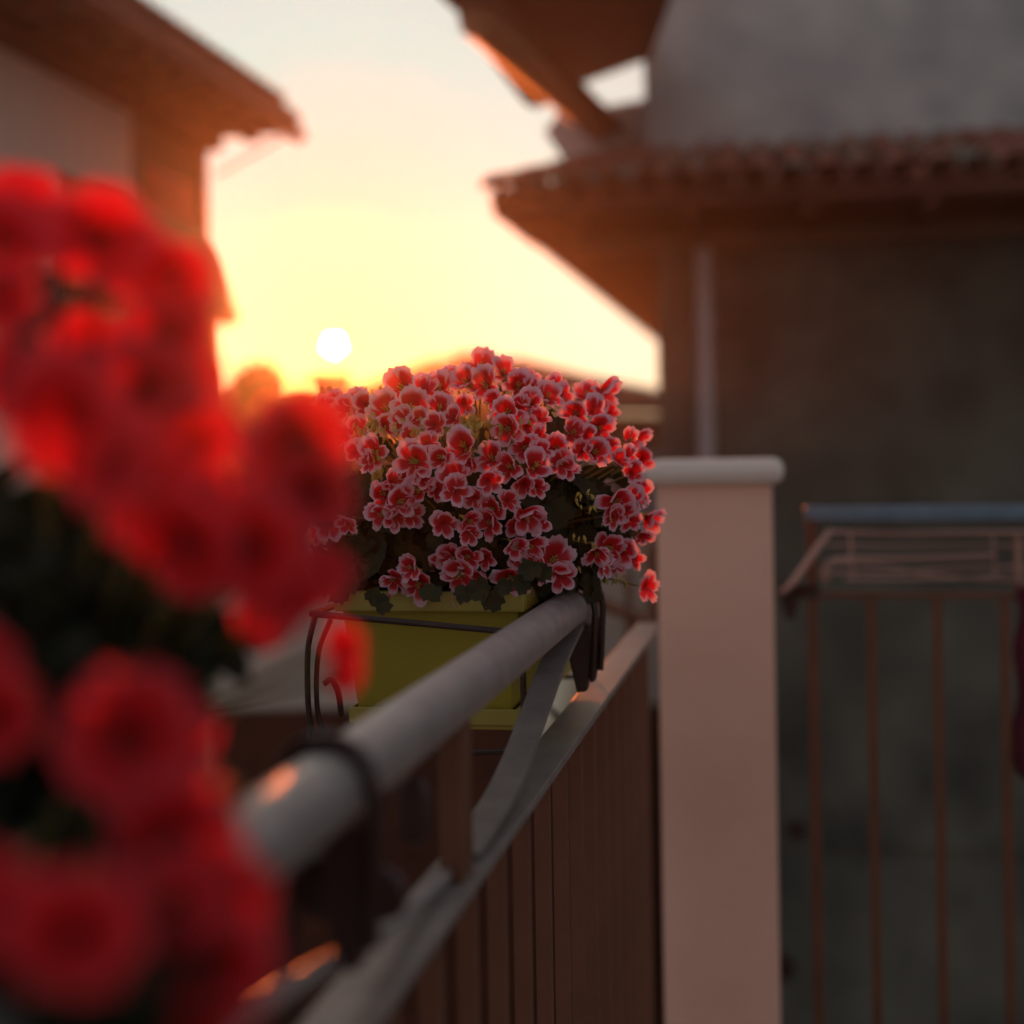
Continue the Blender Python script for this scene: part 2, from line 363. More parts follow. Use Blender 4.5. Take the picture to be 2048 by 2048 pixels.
# canopy on brackets beside the corner
cw = LY1 - .1
kp = [on_y(417, 438, cw), on_y(479, 636, cw), on_y(470, 650, cw), on_y(417, 650, cw)]
kp[0].x = kp[3].x = LWX - .02
W(MB().prism(kp, (0, -2.2, 0)), 'canopy', M['wood_l'], lh)
W(MB().tube([tip + Vector((-.03, -.05, -.03)), on_y(430, 352, LY1 + .0)], .012, 8), 'stay_rod', M['steel'], lh)
W(MB().tube([tip + Vector((.02, -7.5, -.03)), tip + Vector((.02, .04, -.03))], .055, 10), 'gutter', M['wood'], lh, smooth=True)
# lower storey: pale band over a dark plinth
bz0 = at(500, 1405, 9.5).z
W(MB().box((LWX + .0, 3.0, GZ), (LWX + .05, LY1, bz0)), 'plinth', M['wood'], lh)

# ------------------------------------------------------------------ far houses, chimney, wall, trees
dh = empty('tiled_house', at(1000, 900, 18)); dh.location.z = GZ
tag(dh, 'distant low house with pitched brown roof and square chimney behind the flowers', 'house')
D = 18
e0, e1, rl, rr = at(668, 802, D), at(1395, 812, D), at(862, 726, D + 2.6), at(1045, 724, D + 2.6)
k0, k1 = e0 + Vector((-.3, 5.2, 0)), e1 + Vector((1., 5.2, 0))
rf = W(MB().add([e0, e1, rr, rl, k0, k1, e0 - Vector((0, 0, .1)), e1 - Vector((0, 0, .1))], [(0, 1, 2, 3), (0, 3, 4), (1, 5, 2), (3, 2, 5, 4), (6, 7, 1, 0)]), 'roof', M['wood'], dh)
for k in range(26):      # rows of tiles down the front slope
    t = k / 26
    a = e0.lerp(e1, t); b = rl.lerp(rr, t)
    W(MB().tube([a + Vector((0, 0, .01)), b + Vector((0, 0, .01))], .06, 6), 'tile_row', M['wood'], rf)
w0 = e0 + Vector((.3, .35, 0)); w1 = e1 + Vector((-.3, .35, 0))
W(MB().prism([(w0.x, w0.y, GZ), (w1.x, w1.y, GZ), (w1.x, w1.y, e1.z - .1), (w0.x, w0.y, e0.z - .1)], (-.3, 4.4, 0)), 'wall', M['brick'], dh)
for k in range(5):
    p = w0.lerp(w1, (k + .5) / 5); fr = W(MB().box((p.x - .45, p.y - .04, p.z - 1.7), (p.x + .45, p.y + .02, p.z - .5)), 'window', M['wood'], dh)
    W(MB().box((p.x - .38, p.y - .045, p.z - 1.63), (p.x - .02, p.y - .035, p.z - .57)), 'pane', M['lead'], fr); W(MB().box((p.x + .02, p.y - .045, p.z - 1.63), (p.x + .38, p.y - .035, p.z - .57)), 'pane', M['lead'], fr)
ch0, ch1 = at(908, 745, D + 2.2), at(972, 704, D + 2.2)
st_ = W(MB().box((ch0.x, ch0.y, ch0.z - .4), (ch1.x, ch0.y + .4, ch1.z - .05)), 'chimney', M['brick'], rf)
W(MB().box((ch0.x - .05, ch0.y - .05, ch1.z - .05), (ch1.x + .05, ch0.y + .45, ch1.z + .01)), 'chimney_cap', M['stone'], rf)

# flared chimney right under the sun, with the flat-roofed house it stands on
fh = empty('flat_roofed_house', at(600, 900, 14)); fh.location.z = GZ
tag(fh, 'flat roofed house below the setting sun, carrying a flared chimney', 'house')
q0, q1 = at(448, 818, 14), at(712, 818, 14)
W(MB().box((q0.x, q0.y, GZ), (q1.x, q0.y + 2.2, q0.z)), 'wall', M['brick'], fh)
W(MB().box((q0.x - .06, q0.y - .06, q0.z), (q1.x + .06, q0.y + 2.26, q0.z + .07)), 'parapet', M['tile'], fh)
cb = at(662, 818, 14.3); prof = [(h, r_) for h, r_ in [(-.08, .14), (.12, .13), (.17, .16), (.24, .20), (.30, .215), (.33, .215), (.34, .19), (.34, .12)]]
W(MB().tube([(cb.x, cb.y, cb.z + h) for h, r in prof], [r for h, r in prof], 20), 'chimney', M['tile'], fh, smooth=True)
pf = empty('picket_fence', at(490, 800, 12.4)); tag(pf, 'thin upright picket fence on the terrace left of the sun', 'fence')
pf.location.z = at(490, 830, 12.4).z
for k in range(9):
    p = at(456 + k * 14, 830, 12.4 + k * .02); top = at(456 + k * 14, 762 + (k % 2) * 6, 12.4)
    W(MB().box((p.x - .011, p.y - .011, GZ + .3), (p.x + .011, p.y + .011, top.z)), 'picket', M['wood'], pf)
for zz in (805, 900):
    a, b = at(448, zz, 12.42), at(576, zz, 12.42)
    W(MB().box((a.x, a.y + .012, a.z - .02), (b.x, a.y + .035, a.z + .02)), 'rail', M['wood'], pf)
W(MB().box((at(452, 830, 12.4).x, at(452, 830, 12.4).y, GZ), (at(455, 830, 12.4).x, at(452, 830, 12.4).y + .04, GZ + .32)), 'post', M['wood'], pf)

bw = MB(); A = at(415, 1088, 9.2); B = at(1330, 1088, 9.2)
bwo = empty('boundary_wall', ((A.x + B.x) / 2, 9, GZ)); tag(bwo, 'pale pinkish boundary wall above a dark base, seen beyond the planter', 'wall')
W(MB().prism([(A.x - .3, A.y, bz0), (B.x, B.y, bz0), (B.x, B.y, A.z), (A.x - .3, A.y, A.z)], (0, .25, 0)), 'wall_face', M['plaster_l'], bwo)
W(MB().prism([(A.x - .3, A.y - .04, GZ), (B.x, B.y - .04, GZ), (B.x, B.y - .04, bz0 - .003), (A.x - .3, A.y - .04, bz0 - .003)], (0, .3, 0)), 'wall_base', M['wood'], bwo)
W(MB().prism([(A.x - .33, A.y - .05, A.z), (B.x, B.y - .05, A.z), (B.x, B.y - .05, A.z + .05), (A.x - .33, A.y - .05, A.z + .05)], (0, .35, 0)), 'coping', M['stone'], bwo)

def leafmesh(n, fn, mname, size, seed, m):
    rnd = random.Random(seed); mb = MB()
    for _ in range(n):
        p = fn(rnd); s = size * rnd.uniform(.6, 1.3)
        a = Vector((rnd.gauss(0, 1), rnd.gauss(0, 1), rnd.gauss(0, 1))).normalized(); b = a.orthogonal().normalized()
        mb.add([p - a * s, p + b * s * .5, p + a * s, p - b * s * .5], [(0, 1, 2, 3)])
    me = bpy.data.meshes.new(mname); me.from_pydata(mb.v, [], mb.f); me.materials.append(m); return me
def tree(px, py_top, d, rx, label, seed):
    top = at(px, py_top, d); h = top.z - GZ; t = empty('leafy_tree', (top.x, top.y, GZ)); tag(t, label, 'tree')
    rnd = random.Random(seed)
    tr = MB().tube([(0, 0, 0), (.05, 0, h * .3), (0, .05, h * .6), (0, 0, h * .85)], [.16, .12, .08, .03], 8)
    for k in range(5):
        a = rnd.uniform(0, 6.28); tr.tube([(0, 0, h * (.35 + .08 * k)), (math.cos(a) * rx * .4, math.sin(a) * rx * .4, h * (.5 + .08 * k)), (math.cos(a) * rx * .7, math.sin(a) * rx * .7, h * (.58 + .08 * k))], [.06, .04, .015], 6)
    tr.build('trunk', M['bark'], t, True)
    cl = [(Vector((rnd.uniform(-.75, .75) * rx, rnd.uniform(-.6, .6) * rx, h - rx * .45 - rnd.random() ** .7 * rx * 1.5)), rnd.uniform(.3, .5) * rx) for _ in range(11)] + [(Vector((0, 0, h - rx * .35)), rx * .36)]
    def fn(r):
        c, s = r.choice(cl); v = Vector((r.gauss(0, 1), r.gauss(0, 1), r.gauss(0, 1))).normalized() * s * r.random() ** .4
        return c + v
    link('crown', leafmesh(5000, fn, 'crown', .055, seed, M['tree']), None, t)
tree(515, 724, 12.0, .60, 'rounded orange-lit tree left of the sun above the petunias', 3)
tree(455, 770, 14.5, .8, 'darker tree behind the picket fence at the left house corner', 5)
tree(730, 806, 21, 1.2, 'low broad tree between flat roofed and tiled house', 9)
hl = MB(); nseg = 40
for i in range(nseg + 1):
    a = -66 + 132 * i / nseg; hh = 1.9 + 1.3 * noise.noise(Vector((a * .06, 1.7, 0))) + .35 * noise.noise(Vector((a * .5, 4, 0)))
    hl.v += [(a, 38, GZ - .5), (a, 42 + 2 * noise.noise(Vector((a * .1, 0, 0))), GZ + hh + 1.6), (a, 48, GZ - .5)]
for i in range(nseg):
    for k in range(2): hl.f.append((i * 3 + k, i * 3 + 3 + k, i * 3 + 4 + k, i * 3 + 1 + k))
tag(hl.build('hill', M['hill'], smooth=True), kind='structure')

# ------------------------------------------------------------------ balcony railing beside the camera
RX = -.237; TZ = ZE - .174; LZ = ZE - .302; TR = .0205
rl_ = empty('balcony_railing', (RX, 1, 0)); tag(rl_, 'galvanised railing with round top tube running away beside the planters', 'railing')
pts = [(RX, -1.0 + k * .1, TZ) for k in range(26)] + arc([(RX, 1.555, TZ), (RX, 1.60, TZ - .003), (RX, 1.635, TZ - .022), (RX, 1.645, TZ - .05)], 5)[1:]
W(MB().tube(pts, TR, 28), 'top_tube', M['steel'], rl_, smooth=True)
W(MB().box((RX - .020, -1, LZ - .005), (RX + .020, 2.5, LZ + .003)), 'flat_rail', M['flat'], rl_, bevel=.001)
W(MB().box((RX - .020, -1, .07), (RX + .020, 2.5, .078)), 'bottom_rail', M['flat'], rl_, bevel=.001)
W(MB().strap(arc([(RX, 1.61, TZ - .020), (RX, 1.45, LZ + .080), (RX, 1.22, LZ + .022), (RX, 1.04, LZ + .0075)], 8), .026, .006), 'curved_strut', M['flat'], rl_)
W(MB().tube(arc([(RX, 1.03, LZ + .008), (RX, .977, LZ + .009), (RX, .826, LZ + .022), (RX, .692, LZ + .044), (RX, .60, LZ + .056), (RX, .40, LZ + .075), (RX, .2, LZ + .09)], 8), .0055, 14), 'curved_strut', M['steel'], rl_, smooth=True)
W(MB().box((RX - .004, .985, LZ + .003), (RX + .012, 1.022, TZ - .015)), 'post', M['bar'], rl_, bevel=.001)
W(MB().box((RX - .016, -.30, LZ + .003), (RX + .016, -.27, TZ - .015)), 'post', M['bar'], rl_)
def clamp(px, py, d, w2, h2, m_, nm):       # rounded plastic clamp facing along the rail
    c = at(px, py, d); mb = MB(); n = 20; ring = []
    for (t, f) in ((-.006, .55), (-.004, .9), (0, 1.), (.004, .9), (.006, .55)):
        ring.append([(c.x + w2 * f * math.cos(a), c.y + t, c.z + h2 * f * math.sin(a) * (1 + .15 * math.cos(2 * a))) for a in [2 * math.pi * k / n for k in range(n)]])
    for rg in ring: mb.v += rg
    for j in range(4):
        for k in range(n): mb.f.append((j * n + k, j * n + (k + 1) % n, j * n + n + (k + 1) % n, j * n + n + k))
    mb.f += [tuple(range(n))[::-1], tuple(range(4 * n, 5 * n))]
    W(mb, nm, M[m_], rl_, smooth=True)
clamp(828, 1622, .93, .0125, .026, 'pad', 'clamp_plate')
clamp(722, 1785, .80, .027, .019, 'pad', 'clamp_pad')
clamp(640, 1770, .78, .012, .020, 'pad', 'clamp_pad')
bal = MB().box((-.007, -.007, .078), (.007, .007, LZ - .005)).mesh('baluster'); bal.materials.append(M['bar'])
for k in range(-18, 12):
    y = 1.276 + k * .112
    if y < -.9 or y > 2.48: continue
    o = bpy.data.objects.new('baluster', bal); col.objects.link(o); o.parent = rl_; o.location = (0, y - 1, 0)
    o.rotation_euler.z = random.uniform(-.05, .05)

# pillar with coping
p0, p1 = at(1313, 1000, 2.55), at(1543, 1000, 2.55)
PY = p0.y
pc = empty('masonry_pillar', ((p0.x + p1.x) / 2, PY + .1, 0)); tag(pc, 'pinkish painted pillar with pale rounded coping between the two railings', 'pillar')
W(MB().box((p0.x, PY, 0), (p1.x, PY + .20, at(1430, 968, 2.55).z)), 'shaft', M['pillar'], pc, bevel=.004)
W(MB().box((p0.x - .022, PY - .022, at(1430, 972, 2.55).z + .002), (p1.x + .022, PY + .222, at(1430, 919, 2.55).z)), 'coping', M['stone'], pc, bevel=.018)

# front railing right of the pillar
FY = 2.98
fr = empty('front_railing', (1, FY, 0)); tag(fr, 'rusty railing with upright bars and top rail tinted blue-grey by sky right of the pillar', 'railing')
fx = on_y(1614, 1030, FY).x; ft = on_y(1800, 1022, FY).z; fl = on_y(1800, 1190, FY).z
W(MB().box((fx - .004, FY - .022, ft - .018), (3.0, FY + .022, ft + .010)), 'top_rail', M['sky_tint_rail'], fr, bevel=.003)
W(MB().box((fx, FY - .012, fl - .006), (3.0, FY + .012, fl + .006)), 'flat_rail', M['bar'], fr, bevel=.002)
W(MB().box((fx, FY - .012, .07), (3.0, FY + .012, .08)), 'bottom_rail', M['bar'], fr)
W(MB().box((fx - .002, FY - .010, 0), (fx + .018, FY + .010, ft - .019)), 'end_post', M['bar'], fr, bevel=.002)
fb = MB().box((-.009, -.009, .08), (.009, .009, fl - .006)).mesh('baluster'); fb.materials.append(M['bar'])
bx = [on_y(p, 1400, FY).x for p in (1745, 1877, 2012)]
for k in range(14):
    x = bx[0] + (bx[2] - bx[0]) / 2 * k
    o = bpy.data.objects.new('baluster', fb); col.objects.link(o); o.parent = fr; o.location = (x - 1, 0, 0)

# folding airer hung on that railing, towel at the frame's edge
ar = empty('clothes_airer', on_y(1800, 1100, FY - .08)); tag(ar, 'folded wall-hung clothes airer of pinkish rods hooked under the blue-grey rail', 'drying rack')
def rod(pts, r, name='rod', m='rack'): return W(MB().tube([at(*p) for p in pts], r, 10), name, M[m], ar, smooth=True)
rod([(1655, 1064, 2.88), (1800, 1068, 2.9), (2120, 1066, 2.95)], 0.0055)
rod([(1690, 1117, 2.86), (1820, 1117, 2.88), (1990, 1112, 2.90)], .0055)
rod([(1640, 1146, 2.84), (1800, 1146, 2.87), (1900, 1136, 2.89), (2120, 1134, 2.92)], .004)
rod([(1650, 1124, 2.83), (1760, 1130, 2.86), (1850, 1150, 2.88), (2120, 1172, 2.92)], .0035)
rod([(1650, 1090, 2.87), (1800, 1093, 2.89), (2120, 1090, 2.94)], .003)
rod([(1690, 1160, 2.83), (1900, 1158, 2.86), (2040, 1150, 2.88)], .003)
rod([(1700, 1066, 2.88), (1705, 1162, 2.84)], .003, 'cross_wire')
rod([(1985, 1066, 2.93), (1990, 1150, 2.88)], .003, 'cross_wire')
rod([(1660, 1062, 2.88), (1634, 1098, 2.86), (1612, 1130, 2.85), (1585, 1168, 2.84), (1560, 1186, 2.83)], .007, 'side_arm')
rod([(1700, 1120, 2.86), (1670, 1118, 2.85), (1650, 1140, 2.84), (1652, 1165, 2.84)], .005, 'hook')
rod([(2035, 1075, 2.86), (2038, 1205, 2.86)], .008, 'side_arm')
W(MB().prism([at(1553, 1168, 2.83), at(1640, 1172, 2.84), (at(1640, 1196, 2.84)), at(1598, 1200, 2.84), at(1590, 1238, 2.84), at(1574, 1240, 2.84), at(1562, 1200, 2.83)], (0, .03, 0)), 'wall_hook', M['wire'], ar)
tw = MB(); nu, nv = 12, 24
for j in range(nv + 1):
    for i in range(nu + 1):
        p = at(2034 + i * 11 + 7 * math.sin(j * .55) - (j < 4) * 4, 1165 + j * 16 + 10 * math.sin(i * .9), 2.83); fold = math.sin(i * 1.5 + j * .09) * .022 * (.3 + j / nv)
        tw.v.append((p.x, p.y + fold, p.z))
for j in range(nv):
    for i in range(nu): a = j * (nu + 1) + i; tw.f.append((a, a + 1, a + nu + 2, a + nu + 1))
tt = tw.build('towel', M['towel'], smooth=True); md = tt.modifiers.new('thickness', 'SOLIDIFY'); md.thickness = .004
tag(tt, 'dark crimson towel hanging from the airer at the right edge', 'towel')

# neighbour's rail seen in the gap beside the pillar, and a cream drainpipe behind the bracket
nr = empty('distant_handrail', at(1235, 1225, 3.9)); tag(nr, 'small blurred brown handrail with knob seen between flowers and pillar', 'railing')
W(MB().tube([at(1120, 1170, 3.9), at(1190, 1200, 3.9), at(1300, 1248, 3.9)], .017, 8), 'handrail', M['bar'], nr, smooth=True)
W(MB().tube([at(1257, 1140, 3.9), at(1257, 1238, 3.9), (at(1257, 1238, 3.9).x, at(1257, 1238, 3.9).y, .2)], .009, 8), 'upright', M['bar'], nr)
W(MB().tube([at(1268, 1240, 3.88), at(1300, 1246, 3.88)], .03, 12), 'knob', M['bar'], nr, smooth=True)
W(MB().prism([at(1290, 1108, 3.9), at(1312, 1078, 3.9), at(1316, 1250, 3.9), at(1298, 1240, 3.9)], (.0, .05, 0)), 'end_post', M['bar'], nr)
cp = empty('cream_drainpipe', at(1125, 1400, 2.5)); tag(cp, 'short cream drainpipe with dark joint, between bent strut and flat rail', 'pipe')
W(MB().tube([at(1150, 1270, 2.5), at(1138, 1340, 2.5), at(1128, 1400, 2.5), at(1095, 1450, 2.5), at(1040, 1520, 2.5), at(1000, 1640, 2.5)], .018, 14), 'pipe', M['cream_pipe'], cp, smooth=True)
W(MB().tube([at(1116, 1423, 2.5), at(1109, 1431, 2.5)], .0205, 14), 'joint', M['wire'], cp)

# ------------------------------------------------------------------ planters and their brackets
def planter(x0, x1, y0, y1, z0, z1, label):
    e = empty('window_box', ((x0 + x1) / 2, (y0 + y1) / 2, z0)); tag(e, label, 'planter', 'olive window boxes hung on the railing')
    t = .014; mb = MB()
    lo = [(x0 + t, y0 + t, z0), (x1 - t, y0 + t, z0), (x1 - t, y1 - t, z0), (x0 + t, y1 - t, z0)]
    hi = [(x0, y0, z1), (x1, y0, z1), (x1, y1, z1), (x0, y1, z1)]
    hi2 = [(x0 + .004, y0 + .004, z1), (x1 - .004, y0 + .004, z1), (x1 - .004, y1 - .004, z1), (x0 + .004, y1 - .004, z1)]
    lo2 = [(x0 + t + .004, y0 + t + .004, z0 + .01), (x1 - t - .004, y0 + t + .004, z0 + .01), (x1 - t - .004, y1 - t - .004, z0 + .01), (x0 + t + .004, y1 - t - .004, z0 + .01)]
    mb.add(lo + hi + hi2 + lo2, [(3, 2, 1, 0)] + [(i, (i + 1) % 4, 4 + (i + 1) % 4, 4 + i) for i in range(4)] + [(4 + i, 4 + (i + 1) % 4, 8 + (i + 1) % 4, 8 + i) for i in range(4)] + [(8 + i, 8 + (i + 1) % 4, 12 + (i + 1) % 4, 12 + i) for i in range(4)] + [(12, 13, 14, 15)])
    W(mb, 'box', M['pot'], e, bevel=.003)
    rim = MB(); o_ = .005
    for (a, b, c_, d_) in ((x0 - o_, y0 - o_, x1 + o_, y0 + .006), (x0 - o_, y1 - .006, x1 + o_, y1 + o_), (x0 - o_, y0 + .0062, x0 + .006, y1 - .0062), (x1 - .006, y0 + .0062, x1 + o_, y1 - .0062)):
        rim.box((a, b, z1 - .018), (c_, d_, z1 + .003))
    W(rim, 'rim', M['pot_l'], e, bevel=.002)
    W(MB().box((x0 + .006, y0 + .006, z1 - .03), (x1 - .006, y1 - .006, z1 - .012)), 'soil', M['soil'], e)
    sa = MB(); zs = z0 - .012; s_ = .008
    sa.box((x0 + t - .004, y0 + t - .004, zs - .006), (x1 - t + .004, y1 - t + .004, zs))
    for (a, b, c_, d_) in ((x0 + t - s_, y0 + t - s_, x1 - t + s_, y0 + t - s_ + .003), (x0 + t - s_, y1 - t + s_ - .003, x1 - t + s_, y1 - t + s_), (x0 + t - s_, y0 + t - s_ + .0032, x0 + t - s_ + .003, y1 - t + s_ - .0032), (x1 - t + s_ - .003, y0 + t - s_ + .0032, x1 - t + s_, y1 - t + s_ - .0032)):
        sa.box((a, b, zs - .001), (c_, d_, zs + .016))
    W(sa, 'saucer', M['pot_l'], e, bevel=.0015)
    return e
px0, px1 = -.458, -.268
planter(px0, px1, 1.455, 1.90, ZE - .268, ZE - .146, 'olive green window box under the pink and red pelargonium, saucer beneath')
planter(px0, px1, .05, .46, ZE - .268, ZE - .146, 'olive green window box close to the camera, buried under the red petunias')

def bracket(y0, y1, hooks, label, hr=.0038):
    e = empty('planter_bracket', (RX, hooks[0], TZ)); tag(e, label, 'bracket', 'brown wire planter brackets hooked over the rail')
    xl_, xr_ = px0 - .022, px1 + .006; zr = ZE - .176; zb = ZE - .300
    # basket ring and uprights
    W(MB().tube([(xl_, y0, zr + .012), (xr_, y0, zr - .006), (xr_, y1, zr - .006), (xl_, y1, zr + .012), (xl_, y0, zr + .012)], .0035, 8), 'ring_wire', M['wire'], e, smooth=True)
    for y in (y0, y1):
        W(MB().tube(arc([(xl_ + .004, y, zr + .012), (xl_ - .005, y, zr - .03), (xl_ - .003, y, zb + .02), (xl_ + .015, y, zb), (xr_ - .02, y, zb), (xr_ - .001, y, zb + .02), (xr_, y, zr - .006)], 5), .0032, 8), 'upright_wire', M['wire'], e, smooth=True)
        W(MB().tube(arc([(xl_ + .02, y, zr + .006), (xl_ + .005, y + .004, zr - .03), (xl_ + .003, y + .004, zb + .04), (xl_ + .012, y + .004, zb + .005)], 5), .0028, 8), 'upright_wire', M['wire'], e, smooth=True)
    W(MB().tube(arc([at(648, 1368, 1.43 if y0 > 1 else .5), at(662, 1360, 1.43 if y0 > 1 else .5), at(676, 1385, 1.44 if y0 > 1 else .5), at(683, 1430, 1.46 if y0 > 1 else .5)], 5) if y0 > 1 else [(xl_, y0, zb), (xl_, y0 + .05, zb)], .003, 8), 'curled_end', M['wire'], e, smooth=True)
    for h in hooks:
        r = TR + .0045; ark = [(xr_ - .004, h, zr - .006), (RX - r, h, TZ - .01)] + [(RX - r * math.cos(a), h, TZ + r * math.sin(a)) for a in [math.pi * k / 10 for k in range(1, 10)]] + [(RX + r + .001, h, TZ - .005), (RX + r - .001, h, TZ - .05), (RX + r - .003, h, TZ - .080)]
        W(MB().tube(ark, hr, 8), 'hook_wire', M['wire'], e, smooth=True)
        W(MB().prism([(RX - .002, h + .002, TZ - .026), (RX + .020, h + .002, TZ - .020), (RX + .021, h + .002, TZ - .060), (RX + .015, h + .002, TZ - .094), (RX + .004, h + .002, TZ - .096), (RX - .004, h + .002, TZ - .060)], (0, .018, 0)), 'pad', M['pad'], e, bevel=.002)
    return e
bracket(1.43, 1.91, [1.600, 1.668], 'brown wire bracket hooked over the far end of the tube, holding the pelargonium box')
bracket(.03, .74, [.725], 'dark bracket looped over the near rail at the edge of the petunias', .0052)

# ------------------------------------------------------------------ petals, flowers, leaves
def petal(L, Wd, cup, bend, ruf, seed, nu=6, nv=6, oy=.0):
    rnd = random.Random(seed); ph = rnd.uniform(0, 6.28); ph2 = rnd.uniform(0, 6.28); vs, fs, ed = [], [], []
    for j in range(nv + 1):
        v = j / nv
        for i in range(nu + 1):
            u = -1 + 2 * i / nu
            rx = u * math.sqrt(1 - .45 * v * v) ; rv = v * math.sqrt(1 - .30 * u * u) if v > .0 else 0
            wv = (.16 + .84 * min(1, v * 1.45) ** .75)
            x = rx * Wd / 2 * wv; y = L * rv
            e = max(abs(u) ** 1.4 * (.35 + .65 * min(1, v * 1.8)), v ** 1.15)
            rr = math.sin(u * 4.2 + ph) * .6 + math.sin(v * 6 + u * 7 + ph2) * .5
            z = cup * (x / (Wd / 2)) ** 2 * Wd * .5 + bend * L * v * v + ruf * rr * e ** 3 * L
            y += ruf * .6 * math.sin(u * 8 + ph2) * L * v ** 6
            vs.append((x, y + oy, z)); ed.append(e)
    for j in range(nv):
        for i in range(nu): a = j * (nu + 1) + i; fs.append((a, a + 1, a + nu + 2, a + nu + 1))
    return vs, fs, ed
def edge_mesh(name, vs, fs, ed, m):
    me = bpy.data.meshes.new(name); me.from_pydata([tuple(v) for v in vs], [], fs); me.materials.append(m)
    at_ = me.attributes.new('edge', 'FLOAT', 'POINT'); at_.data.foreach_set('value', ed)
    me.polygons.foreach_set('use_smooth', [True] * len(me.polygons)); return me
UPP = [edge_mesh('petal', *petal(.0205, .0235, .35, random.Random(s).uniform(.05, .35), .10, s), M['pelarg']) for s in range(8)]
LOW = [edge_mesh('petal', *petal(.0195, .0150, .25, random.Random(s + 50).uniform(-.35, .15), .09, s + 50), M['pelarg']) for s in range(8)]
def petal_xf(kind, k, rnd, openness):     # petal frame: five round the flower's axis (+Z), upper pair close together
    ang = {'u': (90 - 33, 90 + 33), 'l': (205, 270, 335)}[kind][k] + rnd.uniform(-9, 9)
    tilt = (62 if kind == 'u' else 40) * (1.45 - openness) + rnd.uniform(-14, 14)
    return Matrix.Rotation(R(ang - 90), 4, 'Z') @ Matrix.Rotation(R(tilt), 4, 'X') @ Matrix.Rotation(R(rnd.uniform(-15, 15)), 4, 'Y')
def calyx_mesh():
    mb = MB().tube([(0, 0, -.014), (0, 0, -.006), (0, 0, .001)], [.0010, .0022, .0028], 8)
    for k in range(5):
        a = k * 1.256; mb.tube([(math.cos(a) * .002, math.sin(a) * .002, -.004), (math.cos(a) * .005, math.sin(a) * .005, .003)], [.0012, .0003], 5)
    for k in range(4):
        a = k * 1.57 + .3; mb.tube([(0, 0, 0), (math.cos(a) * .0022, math.sin(a) * .0022, .009)], [.0004, .0006], 5)
    me = mb.mesh('flower'); me.materials.append(M['bud']); me.polygons.foreach_set('use_smooth', [True] * len(me.polygons)); return me
CAL = calyx_mesh()
def joined_flower(seed):
    rnd = random.Random(seed); vs, fs, ed = [], [], []; op = rnd.uniform(.6, 1.0)
    for kind, n, src in (('u', 2, (.0205, .0235, .35)), ('l', 3, (.0195, .0150, .25))):
        for k in range(n):
            pv, pf_, pe = petal(*src, rnd.uniform(-.3, .3), .10, rnd.random(), 5, 5); X = petal_xf(kind, k, rnd, op); b = len(vs)
            vs += [X @ Vector(v) for v in pv]; fs += [tuple(i + b for i in f) for f in pf_]; ed += pe
    return edge_mesh('flower', vs, fs, ed, M['pelarg'])
JOIN = [joined_flower(100 + s) for s in range(8)]

PC = at(945, 1010, 1.66)                       # heart of the pelargonium
SA = (.200, .20, .155)                         # half sizes across, in depth, in height
def on_mound(px, py):
    r = ray(px, py); o = EYE - PC
    def sc_(v): return Vector((v.dot(RT) / SA[0], v.dot(F) / SA[1], v.z / SA[2]))
    a, b = sc_(r), sc_(o); A_, B_, C_ = a.dot(a), 2 * a.dot(b), b.dot(b) - 1
    dd = B_ * B_ - 4 * A_ * C_; t = (-B_ - math.sqrt(dd)) / (2 * A_) if dd > 0 else -B_ / (2 * A_)
    p = EYE + r * t; q = p - PC
    n = RT * (q.dot(RT) / SA[0] ** 2) + F * (q.dot(F) / SA[1] ** 2) + UP * (q.z / SA[2] ** 2)
    return p, n.normalized()
pel = empty('pelargonium_plant', (PC.x, PC.y, ZE - .16)); tag(pel, 'bushy pelargonium covered in red blooms with pink margins, in sharp focus', 'flowering plant')
POFF = Vector(pel.location)
